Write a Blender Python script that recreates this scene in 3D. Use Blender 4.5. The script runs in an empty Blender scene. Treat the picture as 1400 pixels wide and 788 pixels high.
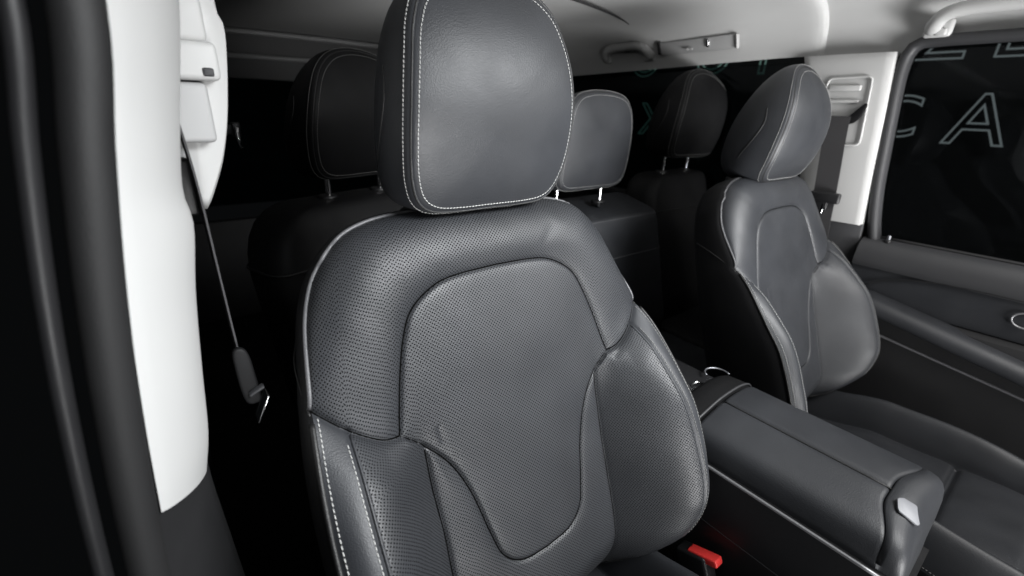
import bpy, bmesh, math, random
import numpy as np
from mathutils import Matrix, Vector

random.seed(7)
rng = np.random.default_rng(7)
SC = bpy.context.scene
COL = SC.collection

# ------------------------------------------------------------------ camera
CAM_POS = np.array([-0.7845, -0.3108, 1.0949])
RIGHT = np.array([0.7922, -0.6093, 0.0332])
UP = np.array([0.2023, 0.3137, 0.9277])
FWD = np.array([0.5757, 0.7282, -0.3718])
cam_d = bpy.data.cameras.new('camera')
cam = bpy.data.objects.new('camera', cam_d)
COL.objects.link(cam)
m = Matrix.Identity(4)
for i in range(3):
    m[i][0] = RIGHT[i]; m[i][1] = UP[i]; m[i][2] = -FWD[i]; m[i][3] = CAM_POS[i]
cam.matrix_world = m
cam_d.sensor_width = 36.0
cam_d.lens = 614.94 / 1400 * 36
cam_d.clip_start = 0.02
cam_d.clip_end = 60
cam_d.dof.use_dof = True
cam_d.dof.focus_distance = 0.66
cam_d.dof.aperture_fstop = 3.4
SC.camera = cam

# ------------------------------------------------------------------ world, lamps, exposure
W = bpy.data.worlds.new('World'); SC.world = W; W.use_nodes = True
W.node_tree.nodes['Background'].inputs[0].default_value = (0.85, 0.93, 1.0, 1)
W.node_tree.nodes['Background'].inputs[1].default_value = 0.003

def area(name, loc, aim, sx, sy, power, col=(1, 1, 1), spread=180):
    l = bpy.data.lights.new(name, 'AREA'); l.shape = 'RECTANGLE'; l.size = sx; l.size_y = sy
    l.energy = power; l.color = col; l.spread = math.radians(spread)
    o = bpy.data.objects.new(name, l); COL.objects.link(o)
    o.location = loc
    o.rotation_euler = (Vector(aim) - Vector(loc)).to_track_quat('-Z', 'Y').to_euler()
    return o
area('key_softbox', (-0.02, -0.80, 1.74), (-0.38, 0.20, 1.10), 1.0, 0.6, 13.5, (0.94, 0.975, 1.0), 82)
area('windscreen_softbox', (0.36, -1.00, 1.72), (0.34, 0.12, 0.55), 0.9, 0.6, 27, (1.0, 0.985, 0.97))
area('ceiling_bounce_fill', (-0.10, -1.75, 0.30), (0.45, 0.75, 1.46), 1.4, 0.5, 13, (1.0, 1.0, 1.0), 54)  # added fill lamp aimed upward, stands in for light bounced onto the ceiling

SC.view_settings.view_transform = 'Standard'
SC.view_settings.look = 'None'
SC.view_settings.exposure = 0
SC.view_settings.gamma = 1
SC.render.engine = 'CYCLES'
SC.cycles.use_denoising = True
SC.cycles.max_bounces = 8
SC.cycles.sample_clamp_indirect = 4
SC.render.film_transparent = False

# ------------------------------------------------------------------ materials
def newmat(name, col, rough=0.5, metal=0.0, spec=0.5):
    M = bpy.data.materials.new(name); M.use_nodes = True
    b = M.node_tree.nodes['Principled BSDF']
    b.inputs['Base Color'].default_value = (*col, 1)
    b.inputs['Roughness'].default_value = rough
    b.inputs['Metallic'].default_value = metal
    b.inputs['Specular IOR Level'].default_value = spec
    return M, M.node_tree, b

def N(nt, typ, **kw):
    n = nt.nodes.new(typ)
    for k, v in kw.items():
        setattr(n, k, v)
    return n

def add_grain(nt, b, scale, dist, strength=1.0, kind='voronoi', rough_var=0.0, col_var=0.0, extra_height=None):
    tc = N(nt, 'ShaderNodeTexCoord')
    if kind == 'voronoi':
        t = N(nt, 'ShaderNodeTexVoronoi', feature='F1'); t.inputs['Scale'].default_value = scale
        t.inputs['Randomness'].default_value = 0.9
        wn = N(nt, 'ShaderNodeTexNoise'); wn.inputs['Scale'].default_value = scale * 0.35; wn.inputs['Detail'].default_value = 2
        mx = N(nt, 'ShaderNodeVectorMath', operation='MULTIPLY_ADD')
        nt.links.new(tc.outputs['Object'], wn.inputs['Vector'])
        nt.links.new(wn.outputs['Color'], mx.inputs[0]); mx.inputs[1].default_value = (1.5 / scale,) * 3
        nt.links.new(tc.outputs['Object'], mx.inputs[2])
        nt.links.new(mx.outputs[0], t.inputs['Vector'])
        h = t.outputs['Distance']
    else:
        t = N(nt, 'ShaderNodeTexNoise'); t.inputs['Scale'].default_value = scale; t.inputs['Detail'].default_value = 3
        nt.links.new(tc.outputs['Object'], t.inputs['Vector'])
        h = t.outputs['Fac']
    bp = N(nt, 'ShaderNodeBump'); bp.inputs['Strength'].default_value = strength; bp.inputs['Distance'].default_value = dist
    nt.links.new(h, bp.inputs['Height'])
    if extra_height is not None:
        bp2 = N(nt, 'ShaderNodeBump'); bp2.inputs['Strength'].default_value = 0.8; bp2.inputs['Distance'].default_value = 0.0003
        nt.links.new(extra_height, bp2.inputs['Height']); nt.links.new(bp.outputs[0], bp2.inputs['Normal'])
        nt.links.new(bp2.outputs[0], b.inputs['Normal'])
    else:
        nt.links.new(bp.outputs[0], b.inputs['Normal'])
    if rough_var:
        n2 = N(nt, 'ShaderNodeTexNoise'); n2.inputs['Scale'].default_value = 14; n2.inputs['Detail'].default_value = 4
        nt.links.new(tc.outputs['Object'], n2.inputs['Vector'])
        mr = N(nt, 'ShaderNodeMapRange'); r0 = b.inputs['Roughness'].default_value
        mr.inputs['From Min'].default_value = 0.3; mr.inputs['From Max'].default_value = 0.7
        mr.inputs['To Min'].default_value = r0 - rough_var; mr.inputs['To Max'].default_value = r0 + rough_var
        nt.links.new(n2.outputs['Fac'], mr.inputs['Value']); nt.links.new(mr.outputs[0], b.inputs['Roughness'])

LEATHER = (0.0215, 0.0230, 0.0264)
def leather(name, col=LEATHER, rough=0.50, perforated=False, scale=620, dist=0.00017, spec=0.5):
    M, nt, b = newmat(name, col, rough, 0, spec)
    eh = None
    if perforated:
        uv = N(nt, 'ShaderNodeUVMap')
        sc = N(nt, 'ShaderNodeVectorMath', operation='SCALE'); sc.inputs['Scale'].default_value = 1 / 0.0051
        nt.links.new(uv.outputs[0], sc.inputs[0])
        ds = []
        for off in (0.0, 0.5):
            ad = N(nt, 'ShaderNodeVectorMath', operation='ADD'); ad.inputs[1].default_value = (off, off, 0)
            nt.links.new(sc.outputs[0], ad.inputs[0])
            fr = N(nt, 'ShaderNodeVectorMath', operation='FRACTION'); nt.links.new(ad.outputs[0], fr.inputs[0])
            su = N(nt, 'ShaderNodeVectorMath', operation='SUBTRACT'); su.inputs[1].default_value = (0.5, 0.5, 0)
            nt.links.new(fr.outputs[0], su.inputs[0])
            sx = N(nt, 'ShaderNodeSeparateXYZ'); nt.links.new(su.outputs[0], sx.inputs[0])
            cb = N(nt, 'ShaderNodeCombineXYZ'); nt.links.new(sx.outputs[0], cb.inputs[0]); nt.links.new(sx.outputs[1], cb.inputs[1])
            ln = N(nt, 'ShaderNodeVectorMath', operation='LENGTH'); nt.links.new(cb.outputs[0], ln.inputs[0])
            ds.append(ln.outputs['Value'])
        mn = N(nt, 'ShaderNodeMath', operation='MINIMUM'); nt.links.new(ds[0], mn.inputs[0]); nt.links.new(ds[1], mn.inputs[1])
        mr = N(nt, 'ShaderNodeMapRange'); mr.inputs['From Min'].default_value = 0.150; mr.inputs['From Max'].default_value = 0.195
        nt.links.new(mn.outputs[0], mr.inputs['Value'])
        mc = N(nt, 'ShaderNodeMix', data_type='RGBA')
        nt.links.new(mr.outputs[0], mc.inputs['Factor'])
        mc.inputs['A'].default_value = (0.0012, 0.0012, 0.0012, 1); mc.inputs['B'].default_value = (*col, 1)
        nt.links.new(mc.outputs['Result'], b.inputs['Base Color'])
        sp = N(nt, 'ShaderNodeMath', operation='MULTIPLY'); sp.inputs[1].default_value = 0.5
        nt.links.new(mr.outputs[0], sp.inputs[0]); nt.links.new(sp.outputs[0], b.inputs['Specular IOR Level'])
        eh = mr.outputs[0]
    add_grain(nt, b, scale, dist, 1.0, rough_var=0.06, extra_height=eh)
    tc = N(nt, 'ShaderNodeTexCoord'); nz = N(nt, 'ShaderNodeTexNoise'); nz.inputs['Scale'].default_value = 11; nz.inputs['Detail'].default_value = 5
    nt.links.new(tc.outputs['Object'], nz.inputs['Vector'])
    vr = N(nt, 'ShaderNodeMapRange'); vr.inputs['From Min'].default_value = 0.3; vr.inputs['From Max'].default_value = 0.7
    vr.inputs['To Min'].default_value = 0.86; vr.inputs['To Max'].default_value = 1.14
    nt.links.new(nz.outputs['Fac'], vr.inputs['Value'])
    hs = N(nt, 'ShaderNodeHueSaturation'); nt.links.new(vr.outputs[0], hs.inputs['Value'])
    if b.inputs['Base Color'].is_linked:
        nt.links.new(b.inputs['Base Color'].links[0].from_socket, hs.inputs['Color'])
    else:
        hs.inputs['Color'].default_value = (*col, 1)
    nt.links.new(hs.outputs[0], b.inputs['Base Color'])
    return M

def plastic(name, col, rough=0.5, gscale=1500, gdist=0.00012, spec=0.5):
    M, nt, b = newmat(name, col, rough, 0, spec)
    if gscale:
        add_grain(nt, b, gscale, gdist, 1.0, kind='noise', rough_var=0.05)
    return M

M_LEA = leather('charcoal_leather')
M_PERF = leather('perforated_leather', perforated=True)
M_PIPE = leather('lit_piping', (0.085, 0.085, 0.09), 0.45)  # same charcoal leather; the light the piping catches is put into its colour
M_PIPE2 = leather('half_lit_piping', (0.05, 0.05, 0.053), 0.45)  # far seat copy with less caught light in its colour
M_PIPED = leather('black_piping', (0.008, 0.008, 0.008), 0.5)
M_DARKLEA = leather('black_and_shaded_leather', (0.0055, 0.0055, 0.006), 0.62, spec=0.22)  # black on trims; on rear seats the cabin shade put into the colour
M_THREAD, _, _ = newmat('grey_thread', (0.42, 0.42, 0.41), 0.6)
M_THREAD2, _, _ = newmat('dim_thread', (0.16, 0.16, 0.155), 0.6)  # thread copy; dimness of rear and right-hand rows put into the colour
M_SEAM, _, _ = newmat('seam_shade_black', (0.0015, 0.0015, 0.0015), 0.9, 0, 0.05)  # for tubes that paint the groove shade along the panel seams
M_THREAD3, _, _ = newmat('half_dim_thread', (0.27, 0.27, 0.265), 0.6)  # thread copy of equal gauge, partly dimmed in colour for far stitching
M_BLACK = plastic('black_plastic', (0.012, 0.012, 0.013), 0.42)
M_BLACKM = plastic('black_trim', (0.016, 0.016, 0.017), 0.6)
M_LOWTRIM = plastic('black_lower_trim', (0.014, 0.014, 0.015), 0.6)
M_TONGUE = plastic('dull_black_plastic', (0.0035, 0.0035, 0.004), 0.6, 900, 0.0001, 0.25)
M_DGREY = plastic('dark_grey_trim', (0.034, 0.0345, 0.037), 0.55)
M_RUBBER = plastic('black_rubber', (0.009, 0.009, 0.0095), 0.65, 700, 0.0002)
M_WHITE = plastic('white_trim', (0.48, 0.48, 0.475), 0.5, 900, 0.0001)
M_WHITE2 = plastic('pale_trim', (0.50, 0.50, 0.495), 0.42, 900, 0.0001)
M_LINER = plastic('headliner_fabric', (0.50, 0.50, 0.495), 0.9, 1400, 0.0004, 0.2)
M_LINERG = plastic('grey_overhead_plastic', (0.36, 0.36, 0.36), 0.5)
M_HEADER = plastic('shade_dark_header', (0.10, 0.10, 0.10), 0.6)  # darkened so the shade of the rear cabin sits in the colour
M_WEB = plastic('belt_webbing', (0.038, 0.037, 0.039), 0.7, 900, 0.0003)
M_CHROME, _, _ = newmat('chrome', (0.85, 0.85, 0.86), 0.12, 1.0)
M_SATIN, _, _ = newmat('satin_metal', (0.42, 0.43, 0.46), 0.48, 1.0)
M_LATCH, _, _ = newmat('silver_paint', (0.20, 0.205, 0.22), 0.5, 0.1)
M_TRIMLINE, _, _ = newmat('door_trim_silver', (0.22, 0.22, 0.23), 0.4, 0.1)
M_STRIP, _, _ = newmat('dull_metal', (0.30, 0.30, 0.31), 0.45, 0.7)
M_RED = plastic('red_plastic', (0.90, 0.055, 0.05), 0.35, 0)
M_CARPET = plastic('black_carpet', (0.012, 0.012, 0.012), 0.95, 500, 0.001, 0.1)
M_WALL = plastic('dark_studio_wall', (0.012, 0.014, 0.015), 0.8, 60, 0.0005)

def emis(name, col, s):
    M = bpy.data.materials.new(name); M.use_nodes = True
    b = M.node_tree.nodes['Principled BSDF']
    b.inputs['Base Color'].default_value = (0, 0, 0, 1)
    b.inputs['Emission Color'].default_value = (*col, 1)
    b.inputs['Emission Strength'].default_value = s
    return M
M_NEON = emis('sign_light', (0.78, 0.88, 0.88), 0.27)
M_NEONG = emis('sign_light_dim', (0.45, 0.80, 0.70), 0.16)

def glass(name, tint, rough=0.0):
    M = bpy.data.materials.new(name); M.use_nodes = True
    nt = M.node_tree
    nt.nodes.remove(nt.nodes['Principled BSDF'])
    out = nt.nodes['Material Output']
    tr = N(nt, 'ShaderNodeBsdfTransparent'); tr.inputs[0].default_value = (*tint, 1)
    gl = N(nt, 'ShaderNodeBsdfGlossy'); gl.inputs['Roughness'].default_value = rough
    gl.inputs['Color'].default_value = (0.9, 0.95, 1, 1)
    fr = N(nt, 'ShaderNodeFresnel'); fr.inputs['IOR'].default_value = 1.22
    mx = N(nt, 'ShaderNodeMixShader')
    nt.links.new(fr.outputs[0], mx.inputs[0]); nt.links.new(tr.outputs[0], mx.inputs[1]); nt.links.new(gl.outputs[0], mx.inputs[2])
    nt.links.new(mx.outputs[0], out.inputs['Surface'])
    return M
M_GLASS = glass('tinted_glass', (0.60, 0.62, 0.63))
M_GLASSD = glass('privacy_glass', (0.30, 0.36, 0.36))

# ------------------------------------------------------------------ builders
def sm(x, a, b):
    t = np.clip((np.asarray(x, float) - a) / (b - a), 0, 1); return t * t * (3 - 2 * t)

def cr(pts, n, closed=False):
    """Catmull-Rom through pts, resampled to n points evenly by arc length."""
    P = np.array(pts, float)
    if closed:
        Q = np.vstack([P[-1], P, P[0], P[1]])
    else:
        Q = np.vstack([2 * P[0] - P[1], P, 2 * P[-1] - P[-2]])
    out = []
    for i in range(1, len(Q) - 2):
        p0, p1, p2, p3 = Q[i - 1], Q[i], Q[i + 1], Q[i + 2]
        t = np.linspace(0, 1, 24, endpoint=False)[:, None]
        out.append(0.5 * ((2 * p1) + (-p0 + p2) * t + (2 * p0 - 5 * p1 + 4 * p2 - p3) * t ** 2 + (-p0 + 3 * p1 - 3 * p2 + p3) * t ** 3))
    out.append(Q[-2][None] if not closed else P[0][None])
    C = np.vstack(out)
    s = np.concatenate([[0], np.cumsum(np.linalg.norm(np.diff(C, axis=0), axis=1))])
    k = np.linspace(0, s[-1], n + 1 if closed else n)
    R = np.stack([np.interp(k, s, C[:, j]) for j in range(P.shape[1])], 1)
    return R[:-1] if closed else R

def mesh(name, V, F, mat, parent=None, smooth=True, uv=None, normals=None):
    me = bpy.data.meshes.new(name)
    me.from_pydata([tuple(map(float, v)) for v in V], [], [tuple(map(int, f)) for f in F])
    if uv is not None:
        ul = me.uv_layers.new(name='UVMap')
        idx = np.empty(len(me.loops), int); me.loops.foreach_get('vertex_index', idx)
        ul.data.foreach_set('uv', np.asarray(uv, np.float32)[idx].ravel())
    me.materials.append(mat)
    if smooth:
        me.polygons.foreach_set('use_smooth', [True] * len(me.polygons))
    me.update()
    if normals is not None:
        me.normals_split_custom_set_from_vertices([tuple(map(float, n)) for n in normals])
    o = bpy.data.objects.new(name, me); COL.objects.link(o)
    if parent is not None:
        o.parent = parent
    return o

def tag(o, label=None, cat=None, group=None, kind=None):
    if label: o['label'] = label
    if cat: o['category'] = cat
    if group: o['group'] = group
    if kind: o['kind'] = kind
    return o

def thing(name, loc, label, cat, group=None):
    o = bpy.data.objects.new(name, None); COL.objects.link(o); o.location = loc
    o.empty_display_size = 0.05
    return tag(o, label, cat, group)

def grid_faces(nr, nc, close_r=False, close_c=False):
    F = []
    for i in range(nr if close_r else nr - 1):
        for j in range(nc if close_c else nc - 1):
            a = i * nc + j; b = i * nc + (j + 1) % nc
            c = ((i + 1) % nr) * nc + (j + 1) % nc; d = ((i + 1) % nr) * nc + j
            F.append((a, b, c, d))
    return F

def loft(name, rings, mat, parent=None, closed=True, cap=True, flip=False, smooth=True, uv=None):
    R = [np.asarray(r, float) for r in rings]
    nc = len(R[0]); V = np.vstack(R); F = grid_faces(len(R), nc, close_c=closed)
    if cap and closed:
        F.append(tuple(range(nc))[::-1]); F.append(tuple((len(R) - 1) * nc + j for j in range(nc)))
    if flip:
        F = [f[::-1] for f in F]
    o = mesh(name, V, F, mat, parent, smooth, uv)
    return o

def fix(o):
    bm = bmesh.new(); bm.from_mesh(o.data)
    bmesh.ops.recalc_face_normals(bm, faces=bm.faces)
    bm.to_mesh(o.data); bm.free(); return o

def sharp(o, ang=35):
    """smooth shading with crisp edges above the angle"""
    bm = bmesh.new(); bm.from_mesh(o.data)
    bmesh.ops.recalc_face_normals(bm, faces=bm.faces)
    for e in bm.edges:
        if len(e.link_faces) == 2 and e.calc_face_angle(0) > math.radians(ang):
            e.smooth = False
    bm.to_mesh(o.data); bm.free(); return o

def tube_vf(path, r, k=8, closed=False):
    P = np.asarray(path, float); n = len(P)
    T = np.gradient(P, axis=0) if not closed else np.roll(P, -1, 0) - np.roll(P, 1, 0)
    T /= np.linalg.norm(T, axis=1)[:, None] + 1e-12
    ref = np.array([0, 0, 1.0])
    if abs(T[0] @ ref) > 0.9: ref = np.array([1.0, 0, 0])
    nrm = np.cross(T[0], ref); nrm /= np.linalg.norm(nrm)
    rr = np.broadcast_to(np.asarray(r, float), (n,))
    rings = []
    for i in range(n):
        nrm = nrm - T[i] * (nrm @ T[i]); nrm /= np.linalg.norm(nrm) + 1e-12
        bi = np.cross(T[i], nrm)
        a = np.linspace(0, 2 * math.pi, k, endpoint=False)
        rings.append(P[i] + rr[i] * (np.cos(a)[:, None] * nrm + np.sin(a)[:, None] * bi))
    V = np.vstack(rings); F = grid_faces(n, k, close_r=closed, close_c=True)
    if not closed:
        F.append(tuple(range(k))[::-1]); F.append(tuple((n - 1) * k + j for j in range(k)))
    return V, F

def tube(name, path, r, mat, parent=None, k=10, closed=False):
    V, F = tube_vf(path, r, k, closed)
    return mesh(name, V, F, mat, parent)

def box(name, c, s, mat, parent=None, bev=0.004, seg=3, rot=None):
    bm = bmesh.new(); bmesh.ops.create_cube(bm, size=1)
    for v in bm.verts:
        v.co = Vector((v.co.x * s[0], v.co.y * s[1], v.co.z * s[2]))
    if bev:
        bmesh.ops.bevel(bm, geom=bm.edges[:], offset=bev, segments=seg, profile=0.5, affect='EDGES')
    if rot is not None:
        bmesh.ops.rotate(bm, verts=bm.verts, matrix=rot)
    bmesh.ops.translate(bm, verts=bm.verts, vec=Vector(c))
    me = bpy.data.meshes.new(name); bm.to_mesh(me); bm.free()
    me.materials.append(mat)
    me.polygons.foreach_set('use_smooth', [True] * len(me.polygons))
    o = bpy.data.objects.new(name, me); COL.objects.link(o)
    if parent is not None: o.parent = parent
    return sharp(o, 50) if bev else sharp(o, 30)

def plate(name, outline, axis_o, ax_u, ax_v, thick, mat, parent=None, bev=0.002, seg=2):
    """flat outline (2D) in a plane, extruded along the plane normal with rounded edges"""
    O = np.array(axis_o, float); A = np.array(ax_u, float); B = np.array(ax_v, float)
    nn = np.cross(A, B); nn /= np.linalg.norm(nn)
    bm = bmesh.new()
    vs = [bm.verts.new(tuple(O + A * p[0] + B * p[1])) for p in outline]
    f = bm.faces.new(vs)
    ex = bmesh.ops.extrude_face_region(bm, geom=[f])
    bmesh.ops.translate(bm, verts=[g for g in ex['geom'] if isinstance(g, bmesh.types.BMVert)], vec=Vector(nn * thick))
    bmesh.ops.recalc_face_normals(bm, faces=bm.faces)
    if bev:
        es = [e for e in bm.edges if len(e.link_faces) == 2 and e.calc_face_angle(0) > 0.9]
        bmesh.ops.bevel(bm, geom=es, offset=bev, segments=seg, profile=0.5, affect='EDGES', clamp_overlap=True)
    me = bpy.data.meshes.new(name); bm.to_mesh(me); bm.free(); me.materials.append(mat)
    me.polygons.foreach_set('use_smooth', [True] * len(me.polygons))
    o = bpy.data.objects.new(name, me); COL.objects.link(o)
    if parent is not None: o.parent = parent
    return sharp(o, 40)

def rrect(w, h, r, n=6, cx=0, cy=0):
    pts = []
    for sx, sy, a0 in ((1, 1, 0), (-1, 1, 90), (-1, -1, 180), (1, -1, 270)):
        for k in range(n + 1):
            a = math.radians(a0 + 90 * k / n)
            pts.append((cx + sx * (w / 2 - r) + r * math.cos(a), cy + sy * (h / 2 - r) + r * math.sin(a)))
    return pts

def profile_along_y(name, prof, y0, y1, mat, parent=None, ny=2, dz=None, dx=None, cap=True):
    """closed (x,z) profile carried along y; dz(y), dx(y) shift it"""
    P = np.array(prof, float); rings = []
    for y in np.linspace(y0, y1, ny):
        r = np.stack([P[:, 0] + (dx(y) if dx else 0), np.full(len(P), y), P[:, 1] + (dz(y) if dz else 0)], 1)
        rings.append(r)
    return sharp(loft(name, rings, mat, parent, True, cap), 30)

def stitches(name, path, nrm, mat, parent, pitch=0.0048, length=0.0034, r=0.0006, lift=0.0005, tilt=0.12):
    """thread stitches lying along a surface path, joined in one part"""
    P = np.asarray(path, float); Nn = np.asarray(nrm, float)
    s = np.concatenate([[0], np.cumsum(np.linalg.norm(np.diff(P, axis=0), axis=1))])
    n = max(2, int(s[-1] / pitch)); V = []; F = []
    for i in range(n):
        c = (i + 0.5) * s[-1] / n
        a, b = c - length / 2, c + length / 2
        pa = np.array([np.interp(a, s, P[:, j]) for j in range(3)]); pb = np.array([np.interp(b, s, P[:, j]) for j in range(3)])
        nv = np.array([np.interp(c, s, Nn[:, j]) for j in range(3)]); nv /= np.linalg.norm(nv) + 1e-9
        t = pb - pa; L = np.linalg.norm(t); t /= L + 1e-9
        sd = np.cross(nv, t)
        t2 = t * math.cos(tilt) + sd * math.sin(tilt); sd2 = np.cross(nv, t2)
        mid = (pa + pb) / 2 + nv * lift
        b0 = len(V)
        for q, rad in ((-0.5, 0.35), (-0.3, 1.0), (0.3, 1.0), (0.5, 0.35)):
            for k in range(5):
                an = 2 * math.pi * k / 5
                V.append(mid + t2 * (q * L) + rad * r * (math.cos(an) * sd2 + math.sin(an) * nv))
        for q in range(3):
            for k in range(5):
                F.append((b0 + q * 5 + k, b0 + q * 5 + (k + 1) % 5, b0 + (q + 1) * 5 + (k + 1) % 5, b0 + (q + 1) * 5 + k))
        F.append(tuple(b0 + k for k in range(5))[::-1]); F.append(tuple(b0 + 15 + k for k in range(5)))
    o = mesh(name, V, F, mat, parent); o['kind'] = 'stuff'; return o

def vnormals(G):
    du = np.gradient(G, axis=1); dv = np.gradient(G, axis=0)
    n = np.cross(du, dv); return n / (np.linalg.norm(n, axis=2)[..., None] + 1e-12)

# ================================================================== SETTING
floor = box('floor', (0.0, 0.9, -0.03), (1.9, 3.6, 0.05), M_CARPET, bev=0); tag(floor, kind='structure')
wall = box('studio_wall', (2.72, 1.2, 1.1), (0.1, 7.0, 3.6), M_WALL, bev=0); tag(wall, kind='structure')

# headliner: the lower rear shell with its rolled front edge, and the higher front shell
CS = [(-0.808, 1.250), (-0.803, 1.270), (-0.79, 1.31), (-0.755, 1.352), (-0.68, 1.378), (-0.55, 1.392), (-0.3, 1.40), (0, 1.402),
      (0.3, 1.40), (0.55, 1.392), (0.68, 1.378), (0.755, 1.352), (0.79, 1.31), (0.803, 1.270), (0.808, 1.250)]
cs = cr(CS, 90)
ys = np.concatenate([[0.300, 0.302, 0.305, 0.311, 0.322, 0.34], np.linspace(0.37, 2.35, 40)])
lift = np.concatenate([[0.021, 0.013, 0.008, 0.004, 0.0012, 0.0], np.zeros(40)])
rings = []
nrm2 = np.gradient(cs, axis=0); nrm2 = np.stack([-nrm2[:, 1], nrm2[:, 0]], 1); nrm2 /= np.linalg.norm(nrm2, axis=1)[:, None]
for y, l in zip(ys, lift):
    k = 1 - 0.02 * max(0, y - 0.4)
    rings.append(np.stack([(cs[:, 0] + nrm2[:, 0] * l) * k, np.full(len(cs), y), cs[:, 1] + nrm2[:, 1] * l + 0.014 - (0.010 + 0.021 * sm(np.abs(cs[:, 0]), 0.60, 0.78)) * max(0, y - 0.4)], 1))
rear_liner = loft('ceiling', rings, M_LINER, None, closed=False, cap=False)
tag(rear_liner, kind='structure')
rings = []
for y in np.linspace(-0.36, 0.318, 30):
    zz = cs[:, 1] + nrm2[:, 1] * 0.02 + 0.014
    lowz = 1.284 - 0.036 * float(sm(y, 0.06, 0.13)); zz = np.where(zz < 1.34, lowz + (zz - zz.min()) * (1.34 - lowz) / (1.34 - zz.min()), zz)
    rings.append(np.stack([cs[:, 0] + nrm2[:, 0] * 0.02, np.full(len(cs), y), zz], 1))
front_liner = loft('front_ceiling', rings, M_LINER, None, closed=False, cap=False); tag(front_liner, kind='structure')
g = cr([(0.02, 0.772, 1.392), (0.16, 0.775, 1.392), (0.30, 0.784, 1.388), (0.46, 0.818, 1.385), (0.56, 0.845, 1.381), (0.62, 0.865, 1.376)], 60)
gr = tube('ceiling_seam', g, 0.0035 * np.sin(np.linspace(0.25, math.pi - 0.05, 60)) ** 0.5 + 0.0004, M_BLACKM, rear_liner)

# rear header with its two cross ribs and the tailgate glass below
rh = thing('tailgate', (0, 2.3, 0), 'tailgate header, rear shade painted into its grey, with two cross ribs above black rear glass', 'tailgate')
box('header_panel', (0, 0.02, 1.33), (1.64, 0.04, 0.30), M_HEADER, rh, 0.006)
for z in (1.372, 1.272):
    tube('rib', cr([(-0.8, -0.01, z - 0.02), (-0.5, -0.012, z), (0, -0.014, z + 0.006), (0.5, -0.012, z), (0.8, -0.01, z - 0.02)], 40), 0.011, M_LINERG, rh)
box('rear_glass', (0, 0.16, 0.87), (1.5, 0.012, 0.72), M_GLASSD, rh, 0.002, 3, Matrix.Rotation(math.radians(25), 3, 'X'))
box('lower_panel', (0, 0.03, 0.26), (1.64, 0.05, 0.52), M_BLACKM, rh, 0.004)

# far side wall of the rear compartment
rw = thing('side_wall', (0.83, 1.3, 0), 'dark rear side wall with privacy window beyond the far seats', 'side wall')
box('lower_panel', (0.012, 0.0, 0.38), (0.03, 1.96, 0.76), M_BLACKM, rw, 0.004)
box('window_pane', (0.006, -0.01, 1.0), (0.006, 1.9, 0.5), M_GLASSD, rw, 0.001)
box('window_sill', (-0.005, 0.0, 0.765), (0.05, 1.96, 0.03), M_BLACKM, rw, 0.006)
box('rear_post', (-0.012, 0.06, 1.02), (0.03, 0.05, 0.50), M_LINERG, rw, 0.008)
sw = thing('near_side_wall', (-0.84, 1.45, 0), 'black side wall of the rear cabin behind the near white pillar', 'side wall')
box('lower_panel', (0, 0, 0.6), (0.03, 1.7, 1.2), M_BLACKM, sw, 0.004)

# ================================================================== FRONT SEATS
RHO = 0.3557; SEAT_X = 0.4389; Z0 = 0.40
def S(u, v, w):
    u, v, w = np.broadcast_arrays(np.asarray(u, float), np.asarray(v, float), np.asarray(w, float))
    return np.stack([u, math.sin(RHO) * v - math.cos(RHO) * w, Z0 + math.cos(RHO) * v + math.sin(RHO) * w], -1)

SIDE = [(0.200, -0.012), (0.243, 0.022), (0.268, 0.065), (0.280, 0.125), (0.283, 0.20), (0.282, 0.28), (0.276, 0.35), (0.266, 0.41),
        (0.254, 0.47), (0.245, 0.505), (0.231, 0.54), (0.212, 0.567)]
TOP = [(0.212, 0.567), (0.188, 0.588), (0.158, 0.600), (0.12, 0.606), (0.06, 0.608), (0, 0.608)]
BOT = [(0, -0.034), (0.08, -0.034), (0.15, -0.029), (0.200, -0.012)]
def mirror(pts): return [(-p[0], p[1]) for p in pts]
side_c = cr(SIDE, 200); side_v = np.sort(side_c[:, 1]); side_u = side_c[np.argsort(side_c[:, 1]), 0]
EV = np.array(cr([[-0.04, 0.02], [0.005, 0.055], [0.06, 0.088], [0.11, 0.10], [0.22, 0.094], [0.29, 0.072], [0.36, 0.044], [0.41, 0.018], [0.46, -0.004],
               [0.50, -0.018], [0.54, -0.024], [0.62, -0.026]], 300))
INS = [(0, 0.5205), (0.067, 0.518), (0.103, 0.509), (0.135, 0.487), (0.152, 0.455), (0.166, 0.41), (0.181, 0.346), (0.152, 0.320), (0.122, 0.282),
       (0.101, 0.232), (0.086, 0.168), (0.073, 0.128), (0.045, 0.106), (0, 0.101)]
insc = np.vstack([cr(INS[:7], 120), cr(INS[6:], 120)[1:]])
SEAM = cr([(0.181, 0.346), (0.205, 0.353), (0.239, 0.379), (0.267, 0.408)], 50)
BOLS = cr([(0.152, 0.320), (0.151, 0.26), (0.148, 0.20), (0.148, 0.15), (0.146, 0.066), (0.133, -0.006), (0.126, -0.036)], 70)
STRIP = cr([(0.238, 0.378), (0.2425, 0.33), (0.246, 0.27), (0.248, 0.20), (0.248, 0.12), (0.236, 0.05), (0.196, -0.014)], 80)
OUT = np.vstack([cr(BOT, 50), side_c[1:], cr(TOP, 70)[1:]])

def pdist(a, v, poly):
    """distance of points (a,v) to a polyline"""
    best = np.full(a.shape, 9.0)
    for p, q in zip(poly[:-1], poly[1:]):
        d = q - p; L = d @ d + 1e-15
        t = np.clip(((a - p[0]) * d[0] + (v - p[1]) * d[1]) / L, 0, 1)
        best = np.minimum(best, (a - p[0] - t * d[0]) ** 2 + (v - p[1] - t * d[1]) ** 2)
    return np.sqrt(best)

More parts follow.
